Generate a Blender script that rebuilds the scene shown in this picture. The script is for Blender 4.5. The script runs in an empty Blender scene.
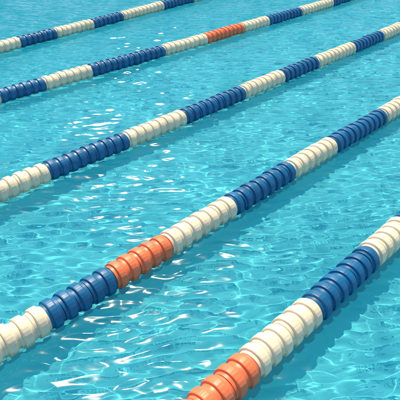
import bpy, bmesh, math, random
import numpy as np
from mathutils import Vector, Matrix, Euler
R_ = math.radians
C = bpy.context.scene.collection
scene = bpy.context.scene
random.seed(7)
rng = np.random.default_rng(11)

# ------------------------------------------------------------------ camera
CAM_H = 1.8                      # metres above the water
F_PX = 520.0                     # focal length in pixels of a 400 px wide frame
PITCH = math.atan(331.0 / F_PX)  # looking down
cam_data = bpy.data.cameras.new("camera")
cam = bpy.data.objects.new("camera", cam_data)
C.objects.link(cam)
cam.location = (0, 0, CAM_H)
cam.rotation_euler = (math.pi / 2 - PITCH, 0, 0)
cam_data.sensor_width = 36.0
cam_data.lens = 36.0 * F_PX / 400.0
cam_data.clip_start = 0.05
cam_data.clip_end = 500.0
scene.camera = cam

# ------------------------------------------------------------------ light
SUN_AZ = -12.0                   # degrees clockwise from the view direction (+Y)
SUN_EL = 63.0
world = bpy.data.worlds.new("World")
scene.world = world
world.use_nodes = True
wn = world.node_tree.nodes
wl = world.node_tree.links
bg = wn.get("Background") or wn.new("ShaderNodeBackground")
wo = wn.get("World Output") or wn.new("ShaderNodeOutputWorld")
sky = wn.new("ShaderNodeTexSky")
sky.sky_type = 'NISHITA'
sky.sun_disc = False
sky.sun_elevation = R_(SUN_EL)
sky.sun_rotation = R_(SUN_AZ)
sky.altitude = 2000
sky.air_density = 1.0
sky.dust_density = 0.4
sky.ozone_density = 1.0
bg.inputs['Strength'].default_value = 0.11
wl.new(sky.outputs[0], bg.inputs[0])
wl.new(bg.outputs[0], wo.inputs[0])

sun_data = bpy.data.lights.new("sun", 'SUN')
sun_data.energy = 4.3
sun_data.angle = R_(0.5)
sun_data.color = (1.0, 0.87, 0.64)
sun = bpy.data.objects.new("sun", sun_data)
C.objects.link(sun)
sd = Vector((math.sin(R_(SUN_AZ)) * math.cos(R_(SUN_EL)), math.cos(R_(SUN_AZ)) * math.cos(R_(SUN_EL)), math.sin(R_(SUN_EL))))
sun.rotation_euler = sd.to_track_quat('Z', 'Y').to_euler()
sun.location = sd * 40
MODE = 'mnee'
if MODE == 'mnee':
    sun_data.cycles.is_caustics_light = True

scene.view_settings.view_transform = 'Standard'
scene.view_settings.look = 'None'
scene.view_settings.exposure = 0.47
scene.view_settings.gamma = 1.0
scene.view_settings.use_curve_mapping = False
scene.render.engine = 'CYCLES'
scene.cycles.use_denoising = True
scene.cycles.max_bounces = 10
scene.cycles.transmission_bounces = 6
scene.cycles.transparent_max_bounces = 6
scene.cycles.sample_clamp_indirect = 4.0
scene.cycles.caustics_reflective = True
scene.cycles.blur_glossy = 0.6
scene.cycles.caustics_refractive = True

# ------------------------------------------------------------------ helpers
def at(px, py, z=0.0):
    """point of the horizontal plane at height z seen at pixel (px, py) of the 400 px photograph"""
    d = Vector(((px - 200) / F_PX, -(py - 200) / F_PX, -1.0))
    d.rotate(cam.rotation_euler)
    t = (z - CAM_H) / d.z
    return Vector((0, 0, CAM_H)) + d * t

def new_mat(name):
    m = bpy.data.materials.new(name)
    m.use_nodes = True
    m.node_tree.nodes.clear()
    return m, m.node_tree.nodes, m.node_tree.links

def link(name, me, mat, parent=None, kind=None):
    o = bpy.data.objects.new(name, me)
    C.objects.link(o)
    if mat is not None:
        me.materials.append(mat)
    if parent: o.parent = parent
    if kind: o['kind'] = kind
    return o

def box_bm(bm, x0, x1, y0, y1, z0, z1):
    v = [bm.verts.new(p) for p in ((x0,y0,z0),(x1,y0,z0),(x1,y1,z0),(x0,y1,z0),(x0,y0,z1),(x1,y0,z1),(x1,y1,z1),(x0,y1,z1))]
    for f in ((3,2,1,0),(4,5,6,7),(0,1,5,4),(1,2,6,5),(2,3,7,6),(3,0,4,7)):
        bm.faces.new([v[i] for i in f])

def bm_mesh(name, bm):
    me = bpy.data.meshes.new(name)
    bm.to_mesh(me); bm.free()
    return me

# ------------------------------------------------------------------ water surface
DEPTH = 0.16
X0, X1, Y0, Y1 = -14.0, 22.0, -4.0, 32.0

def graded(lo, a, b, hi, step, grow=1.12):
    mid = list(np.arange(a, b + 1e-9, step))
    out = []; s = step; p = a
    while p > lo:
        s *= grow; p -= s; out.append(max(p, lo))
    left = out[::-1]
    out = []; s = step; p = mid[-1]
    while p < hi:
        s *= grow; p += s; out.append(min(p, hi))
    return np.array(left + mid + out)

def random_field(X, Y, kmin, kmax, ang0, angs, N, warp):
    """smooth random field of unit variance, wave vectors gathered about ang0"""
    wx = warp * np.sin(1.7 * X + 1.1 * Y + rng.random() * 6) + 0.5 * warp * np.sin(4.3 * X - 3.1 * Y + rng.random() * 6)
    wy = warp * np.sin(1.3 * X - 1.9 * Y + rng.random() * 6) + 0.5 * warp * np.sin(-3.7 * X + 4.9 * Y + rng.random() * 6)
    U = X + wx; V = Y + wy
    n = np.zeros_like(X)
    for i in range(N):
        k = kmin + (kmax - kmin) * rng.random()
        a = rng.normal(ang0, angs)
        n += np.sin(k * math.sin(a) * U + k * math.cos(a) * V + rng.random() * 6.283)
    return n * math.sqrt(2.0 / N)

def wave_field(X, Y):
    Z = np.zeros_like(X)
    # low swell
    Z += 0.0014 * random_field(X, Y, 5, 11, 0.3, 0.8, 10, 0.05)
    # crossing ripples with narrow crests that join into a net
    for kmin, kmax, ang, spread, slope, e in WAVES:
        n = random_field(X, Y, kmin, kmax, ang, spread, 14, 0.05)
        kk = 0.5 * (kmin + kmax)
        Z -= slope / kk * np.sqrt(n * n + e * e)
    # fine chop
    Z += 0.0011 * random_field(X, Y, 52, 104, 0.08, 0.42, 20, 0.03)
    return Z

WAVES = [(15, 25, 0.08, 0.30, 0.072, 0.08), (24, 38, -0.08, 0.32, 0.125, 0.09), (38, 62, 0.12, 0.40, 0.055, 0.2)]

def water_mesh():
    xs = graded(X0, -4.2, 5.2, X1, 0.0048)
    near = [1.1]
    while near[-1] < 10.5: near.append(near[-1] + 0.003 + 0.0012 * (near[-1] - 1.1))
    ys = np.concatenate([graded(Y0, 1.1, 1.1, 1.1, 0.006)[:-1], near, graded(near[-1], near[-1], near[-1], Y1, 0.016)[1:]])
    X, Y = np.meshgrid(xs, ys)
    Z = wave_field(X, Y)
    # the coarse outer part cannot carry the short ripples
    nx, ny = len(xs), len(ys)
    co = np.stack([X, Y, Z], -1).reshape(-1, 3).astype(np.float32)
    i = np.arange((ny - 1) * (nx - 1))
    r, c = i // (nx - 1), i % (nx - 1)
    a = r * nx + c
    quads = np.stack([a, a + 1, a + 1 + nx, a + nx], -1).astype(np.int32)
    me = bpy.data.meshes.new("water")
    me.vertices.add(len(co)); me.vertices.foreach_set("co", co.ravel())
    me.loops.add(quads.size); me.loops.foreach_set("vertex_index", quads.ravel())
    me.polygons.add(len(quads))
    me.polygons.foreach_set("loop_start", (np.arange(len(quads)) * 4).astype(np.int32))
    me.polygons.foreach_set("use_smooth", np.ones(len(quads), dtype=bool))
    me.update(calc_edges=True); me.validate()
    return me

m_water, n, l = new_mat("pool_water")
out = n.new("ShaderNodeOutputMaterial")
fres = n.new("ShaderNodeFresnel"); fres.inputs['IOR'].default_value = 1.33
glossy = n.new("ShaderNodeBsdfGlossy"); glossy.inputs['Roughness'].default_value = 0.12
mix = n.new("ShaderNodeMixShader")
if MODE == 'mnee':
    refr = n.new("ShaderNodeBsdfRefraction"); refr.inputs['IOR'].default_value = 1.33; refr.inputs['Roughness'].default_value = 0.0
    refr.inputs['Color'].default_value = (0.60, 0.96, 1.0, 1)
    # water clouded by fine bubbles: part of the light scatters just below the surface
    turb = n.new("ShaderNodeBsdfDiffuse"); turb.inputs['Color'].default_value = (0.004, 0.46, 0.68, 1)
    body = n.new("ShaderNodeMixShader"); body.inputs[0].default_value = 0.18
    # diffuse colour darkens and its share grows towards the far left corner
    tcw = n.new("ShaderNodeTexCoord"); dotn = n.new("ShaderNodeVectorMath"); dotn.operation = 'DOT_PRODUCT'
    dotn.inputs[1].default_value = (-0.55, 0.83, 0.0)
    l.new(tcw.outputs['Object'], dotn.inputs[0])
    far_left = n.new("ShaderNodeMapRange"); far_left.interpolation_type = 'SMOOTHSTEP'
    far_left.inputs['From Min'].default_value = 2.6; far_left.inputs['From Max'].default_value = 8.2
    l.new(dotn.outputs['Value'], far_left.inputs['Value'])
    cmix = n.new("ShaderNodeMix"); cmix.data_type = 'RGBA'
    cmix.inputs['A'].default_value = (0.004, 0.46, 0.68, 1); cmix.inputs['B'].default_value = (0.004, 0.35, 0.50, 1)
    l.new(far_left.outputs[0], cmix.inputs['Factor']); l.new(cmix.outputs['Result'], turb.inputs['Color'])
    tmix = n.new("ShaderNodeMapRange"); tmix.inputs['To Min'].default_value = 0.18; tmix.inputs['To Max'].default_value = 0.55
    l.new(far_left.outputs[0], tmix.inputs['Value']); l.new(tmix.outputs[0], body.inputs[0])
    l.new(refr.outputs[0], body.inputs[1]); l.new(turb.outputs[0], body.inputs[2])
else:
    body = n.new("ShaderNodeBsdfDiffuse"); body.inputs['Color'].default_value = (0.04, 0.36, 0.44, 1)
l.new(fres.outputs[0], mix.inputs[0]); l.new(body.outputs[0], mix.inputs[1]); l.new(glossy.outputs[0], mix.inputs[2])
l.new(mix.outputs[0], out.inputs['Surface'])
water = link("water", water_mesh(), m_water, kind='structure')

# ------------------------------------------------------------------ pool floor and surround
m_floor, n, l = new_mat("pool_plaster")
out = n.new("ShaderNodeOutputMaterial")
b = n.new("ShaderNodeBsdfDiffuse")
tc = n.new("ShaderNodeTexCoord"); nz = n.new("ShaderNodeTexNoise"); nz.inputs['Scale'].default_value = 2.2; nz.inputs['Detail'].default_value = 6
ramp = n.new("ShaderNodeValToRGB")
ramp.color_ramp.elements[0].position = 0.3; ramp.color_ramp.elements[0].color = (0.31, 0.67, 0.75, 1)
ramp.color_ramp.elements[1].position = 0.7; ramp.color_ramp.elements[1].color = (0.39, 0.77, 0.83, 1)
l.new(tc.outputs['Object'], nz.inputs['Vector']); l.new(nz.outputs[0], ramp.inputs[0]); l.new(ramp.outputs[0], b.inputs['Color'])
l.new(b.outputs[0], out.inputs['Surface'])
bm = bmesh.new()
box_bm(bm, X0, X1, Y0, Y1, -DEPTH - 0.2, -DEPTH)
floor = link("pool_floor", bm_mesh("pool_floor", bm), m_floor, kind='structure')

m_deck, n, l = new_mat("deck_stone")
out = n.new("ShaderNodeOutputMaterial"); b = n.new("ShaderNodeBsdfPrincipled")
nz = n.new("ShaderNodeTexNoise"); nz.inputs['Scale'].default_value = 30
ramp = n.new("ShaderNodeValToRGB")
ramp.color_ramp.elements[0].color = (0.36, 0.33, 0.28, 1); ramp.color_ramp.elements[1].color = (0.46, 0.42, 0.36, 1)
l.new(nz.outputs[0], ramp.inputs[0]); l.new(ramp.outputs[0], b.inputs['Base Color']); b.inputs['Roughness'].default_value = 0.8
l.new(b.outputs[0], out.inputs['Surface'])
bm = bmesh.new()
G = 30.0
box_bm(bm, X0 - G, X0 - 0.002, Y0 - G, Y1 + G, -0.6, 0.16)
box_bm(bm, X1 + 0.002, X1 + G, Y0 - G, Y1 + G, -0.6, 0.16)
box_bm(bm, X0, X1, Y0 - G, Y0 - 0.002, -0.6, 0.157)
box_bm(bm, X0, X1, Y1 + 0.002, Y1 + G, -0.6, 0.157)
deck = link("pool_deck", bm_mesh("pool_deck", bm), m_deck, kind='structure')

if MODE == 'mnee':
    water.cycles.is_caustics_caster = True
    floor.cycles.is_caustics_receiver = True

# ------------------------------------------------------------------ lane ropes
DISC_R = 0.0775
PITCH_M = 0.0775
AXIS_Z = 0.028

def plastic(name, col, var=0.06, rough=0.32, sss=0.0):
    m, n, l = new_mat(name)
    out = n.new("ShaderNodeOutputMaterial"); b = n.new("ShaderNodeBsdfPrincipled")
    b.inputs['Roughness'].default_value = rough
    info = n.new("ShaderNodeObjectInfo")
    mr = n.new("ShaderNodeMapRange"); mr.inputs['To Min'].default_value = 1 - var; mr.inputs['To Max'].default_value = 1 + var
    l.new(info.outputs['Random'], mr.inputs['Value'])
    tc = n.new("ShaderNodeTexCoord"); nz = n.new("ShaderNodeTexNoise")
    nz.inputs['Scale'].default_value = 26; nz.inputs['Detail'].default_value = 5
    l.new(tc.outputs['Object'], nz.inputs['Vector'])
    mr2 = n.new("ShaderNodeMapRange"); mr2.inputs['From Min'].default_value = 0.3; mr2.inputs['From Max'].default_value = 0.7
    mr2.inputs['To Min'].default_value = 1 - var; mr2.inputs['To Max'].default_value = 1 + var
    l.new(nz.outputs[0], mr2.inputs['Value'])
    mu = n.new("ShaderNodeMath"); mu.operation = 'MULTIPLY'
    l.new(mr.outputs[0], mu.inputs[0]); l.new(mr2.outputs[0], mu.inputs[1])
    vm = n.new("ShaderNodeVectorMath"); vm.operation = 'SCALE'; vm.inputs[0].default_value = col
    l.new(mu.outputs[0], vm.inputs['Scale'])
    l.new(vm.outputs[0], b.inputs['Base Color'])
    rr = n.new("ShaderNodeMapRange"); rr.inputs['To Min'].default_value = rough - 0.08; rr.inputs['To Max'].default_value = rough + 0.12
    l.new(nz.outputs[0], rr.inputs['Value'])
    # wet band just above the waterline, its edge broken by drips
    geo = n.new("ShaderNodeNewGeometry"); sep = n.new("ShaderNodeSeparateXYZ"); l.new(geo.outputs['Position'], sep.inputs[0])
    nw = n.new("ShaderNodeTexNoise"); nw.inputs['Scale'].default_value = 30; l.new(geo.outputs['Position'], nw.inputs['Vector'])
    ad = n.new("ShaderNodeMath"); ad.operation = 'MULTIPLY_ADD'; ad.inputs[1].default_value = -0.035
    l.new(nw.outputs[0], ad.inputs[0]); l.new(sep.outputs['Z'], ad.inputs[2])
    wet = n.new("ShaderNodeMapRange"); wet.inputs['From Min'].default_value = -0.006; wet.inputs['From Max'].default_value = 0.004
    wet.inputs['To Min'].default_value = 1.0; wet.inputs['To Max'].default_value = 0.0
    l.new(ad.outputs[0], wet.inputs['Value'])
    wr = n.new("ShaderNodeMix"); wr.data_type = 'FLOAT'; wr.inputs['B'].default_value = 0.10
    l.new(wet.outputs[0], wr.inputs['Factor']); l.new(rr.outputs[0], wr.inputs['A']); l.new(wr.outputs['Result'], b.inputs['Roughness'])
    wd = n.new("ShaderNodeMath"); wd.operation = 'MULTIPLY_ADD'; wd.inputs[1].default_value = -0.14; wd.inputs[2].default_value = 1.0
    l.new(wet.outputs[0], wd.inputs[0])
    mw = n.new("ShaderNodeMath"); mw.operation = 'MULTIPLY'; l.new(mu.outputs[0], mw.inputs[0]); l.new(wd.outputs[0], mw.inputs[1])
    l.new(mw.outputs[0], vm.inputs['Scale'])
    if sss:
        b.inputs['Subsurface Weight'].default_value = sss
        b.inputs['Subsurface Radius'].default_value = (0.03, 0.02, 0.012)
        b.inputs['Subsurface Scale'].default_value = 0.5
    l.new(b.outputs[0], out.inputs['Surface'])
    return m

M = {'white': plastic("cream_plastic", (0.89, 0.775, 0.56), 0.06, 0.52, 0.3),
     'blue': plastic("blue_plastic", (0.004, 0.130, 0.31), 0.10, 0.42),
     'orange': plastic("orange_plastic", (0.92, 0.215, 0.085), 0.06, 0.42)}
m_cable, n, l = new_mat("steel_cable")
out = n.new("ShaderNodeOutputMaterial"); b = n.new("ShaderNodeBsdfPrincipled")
b.inputs['Base Color'].default_value = (0.45, 0.46, 0.47, 1); b.inputs['Metallic'].default_value = 1; b.inputs['Roughness'].default_value = 0.35
l.new(b.outputs[0], out.inputs['Surface'])

def disc_mesh(name):
    R = DISC_R; p = PITCH_M; w = 0.54 * p
    h = w / 2
    prof = [(-p*0.496, 0.10*R, 0), (-p*0.496, 0.83*R, 0), (-h-0.002, 0.85*R, 0), (-h-0.0003, 0.88*R, 0), (-h, 0.955*R, 0),
            (-h+0.0007, 0.978*R, .3), (-h+0.0026, 0.996*R, .8), (-h+0.009, R, 1), (0, 1.006*R, 1), (h-0.009, R, 1), (h-0.0026, 0.996*R, .8),
            (h-0.0007, 0.978*R, .3), (h, 0.955*R, 0), (h+0.0003, 0.88*R, 0), (h+0.002, 0.85*R, 0), (p*0.496, 0.83*R, 0), (p*0.496, 0.10*R, 0)]
    ribs = 26; per = 4; S = ribs * per
    bm = bmesh.new()
    rings = []
    for (x, r, g) in prof:
        ring = []
        for s in range(S):
            a = 2 * math.pi * s / S
            ph = s % per
            rr = r - (0.0005 * g if ph == 0 else 0.0)
            aa = a
            if ph == 1: aa = a - 2*math.pi/S*0.55
            if ph == 3: aa = a + 2*math.pi/S*0.55
            ring.append(bm.verts.new((x, rr * math.cos(aa), rr * math.sin(aa))))
        rings.append(ring)
    for i in range(len(rings) - 1):
        for s in range(S):
            t = (s + 1) % S
            bm.faces.new((rings[i][s], rings[i+1][s], rings[i+1][t], rings[i][t]))
    bmesh.ops.recalc_face_normals(bm, faces=bm.faces)
    for f in bm.faces: f.smooth = True
    for e in bm.edges:
        if len(e.link_faces) == 2 and e.calc_face_angle(0) > R_(38): e.smooth = False
    return bm_mesh(name, bm)

disc_src = {}
for k in M:
    me = disc_mesh(k + "_float_disc"); me.materials.append(M[k]); disc_src[k] = me

W, B, O = 'white', 'blue', 'orange'
ROPES = [
    # boundaries (pixels of the photograph), colours between them (first before the first boundary, last after the last), label
    ([(18,43.5),(53,34.5),(91,25),(121,16.5),(160,7),(192,-1)], [W,B,W,B,W,B,W],
     "cream and blue lane rope crossing the top left corner, farthest from the viewer"),
    ([(44,85.5),(90,73),(165,51),(201,39.5),(239,29.5),(267,21.5),(298,12.5),(331,3)], [B,W,B,W,O,W,B,W,B],
     "lane rope with a small far-off orange section and one double-length blue run"),
    ([(48,174.5),(122,143),(184,117),(239,93.5),(279,78),(316,62.5),(350,48.5),(379,37)], [W,B,W,B,W,B,W,B,W],
     "cream and blue lane rope across the middle of the water, without any orange floats"),
    ([(45,319),(111,277),(170,243),(231,205),(290,171),(332,146),(381,116)], [W,B,O,W,B,W,B,W],
     "lane rope with its orange section in mid-water between blue and cream floats"),
    ([(249,366),(309,311),(370,257),(402,227)], [O,W,B,W,B],
     "nearest lane rope, its orange floats cut by the bottom edge, then cream and blue"),
]
EXTRA = 30
for (pts, cols, label) in ROPES:
    P = [at(x, y, AXIS_Z) for x, y in pts]
    xs = np.array([[p.x, p.y] for p in P]); mid = xs.mean(0)
    u_, s_, vt = np.linalg.svd(xs - mid)
    d = vt[0]; d = d if d[1] > 0 else -d
    ss = (xs - mid) @ d
    lat = np.array([-d[1], d[0]])
    extra = {44: (0, 95.6), 48: (0, 190)}.get(pts[0][0])
    fs, fl = list(ss), list((xs - mid) @ lat)
    if extra:
        q = at(extra[0], extra[1], AXIS_Z); v_ = np.array([q.x, q.y]) - mid
        fs.append(v_ @ d); fl.append(v_ @ lat)
    sag = np.polyfit(fs, fl, 2)                      # the slack rope bends a little
    heading = math.atan2(d[1], d[0])
    root = bpy.data.objects.new("lane_rope", None); C.objects.link(root)
    root.location = (mid[0], mid[1], 0); root.rotation_euler = (0, 0, heading)
    root['label'] = label; root['category'] = "lane rope"; root['group'] = "lane ropes across the pool"
    # colours by whole numbers of discs
    bounds = [int(round((s - ss[0]) / PITCH_M)) for s in ss]
    # how far outside the frame this rope runs
    def px_in(s):
        q = Vector((mid[0] + d[0]*s, mid[1] + d[1]*s, AXIS_Z)) - Vector((0,0,CAM_H))
        q.rotate(cam.rotation_euler.to_matrix().inverted())
        if q.z > -0.2: return False
        x = 200 + F_PX*q.x/-q.z; y = 200 - F_PX*q.y/-q.z
        return -14 < x < 414 and -14 < y < 414
    idx = [i for i in range(-70, 160) if px_in(ss[0] + (i + .5) * PITCH_M)]
    ext = min(EXTRA, (100 - len(idx)) // 2)
    i0, i1 = idx[0] - ext, idx[-1] + ext
    for i in range(i0, i1 + 1):
        k = sum(1 for b_ in bounds if i >= b_)
        if i < bounds[0]: 
            n_back = (bounds[0] - 1 - i) // 6
            seq = [cols[0], B if cols[0] != B else W, W if cols[0] != W else B]
            col = seq[min(n_back, 0)] if n_back == 0 else (B if (cols[0] == W) ^ (n_back % 2 == 0) else W)
            if "cut by the bottom" in label: col = O if n_back < 1 else (B if n_back == 1 else W)
        elif i >= bounds[-1]:
            n_f = (i - bounds[-1]) // 7
            col = cols[-1] if n_f % 2 == 0 else (W if cols[-1] == B else B)
        else:
            col = cols[k]
        o = bpy.data.objects.new("float_disc", disc_src[col]); C.objects.link(o)
        o.parent = root
        o['label'] = {W: "cream float disc", B: "blue float disc", O: "orange float disc"}[col]
        s = ss[0] + (i + .5) * PITCH_M
        bend = float(np.polyval(sag, s)); slope = float(2*sag[0]*s + sag[1])
        o.location = (s + random.gauss(0, 0.0007), bend + random.gauss(0, 0.0012), AXIS_Z + random.gauss(0, 0.002) + 0.004 * math.sin(s * 2.3 + mid[0]))
        o.rotation_euler = (random.random() * 6.28, random.gauss(0, R_(1.3)), random.gauss(0, R_(1.4)) + math.atan(slope))
    # the cable through all discs
    bm = bmesh.new()
    prev = None
    for q in range(41):
        s = ss[0] + (i0 - 1 + (i1 - i0 + 3) * q / 40) * PITCH_M
        ring = [bm.verts.new((s, float(np.polyval(sag, s)) + 0.006*math.cos(t*math.pi/5), AXIS_Z + 0.006*math.sin(t*math.pi/5))) for t in range(10)]
        if prev:
            for t in range(10): bm.faces.new((prev[t], ring[t], ring[(t+1) % 10], prev[(t+1) % 10]))
        else: bm.faces.new(ring)
        prev = ring
    bm.faces.new(prev[::-1])
    bmesh.ops.recalc_face_normals(bm, faces=bm.faces)
    for f in bm.faces: f.smooth = True
    link("cable", bm_mesh("cable", bm), m_cable, parent=root)
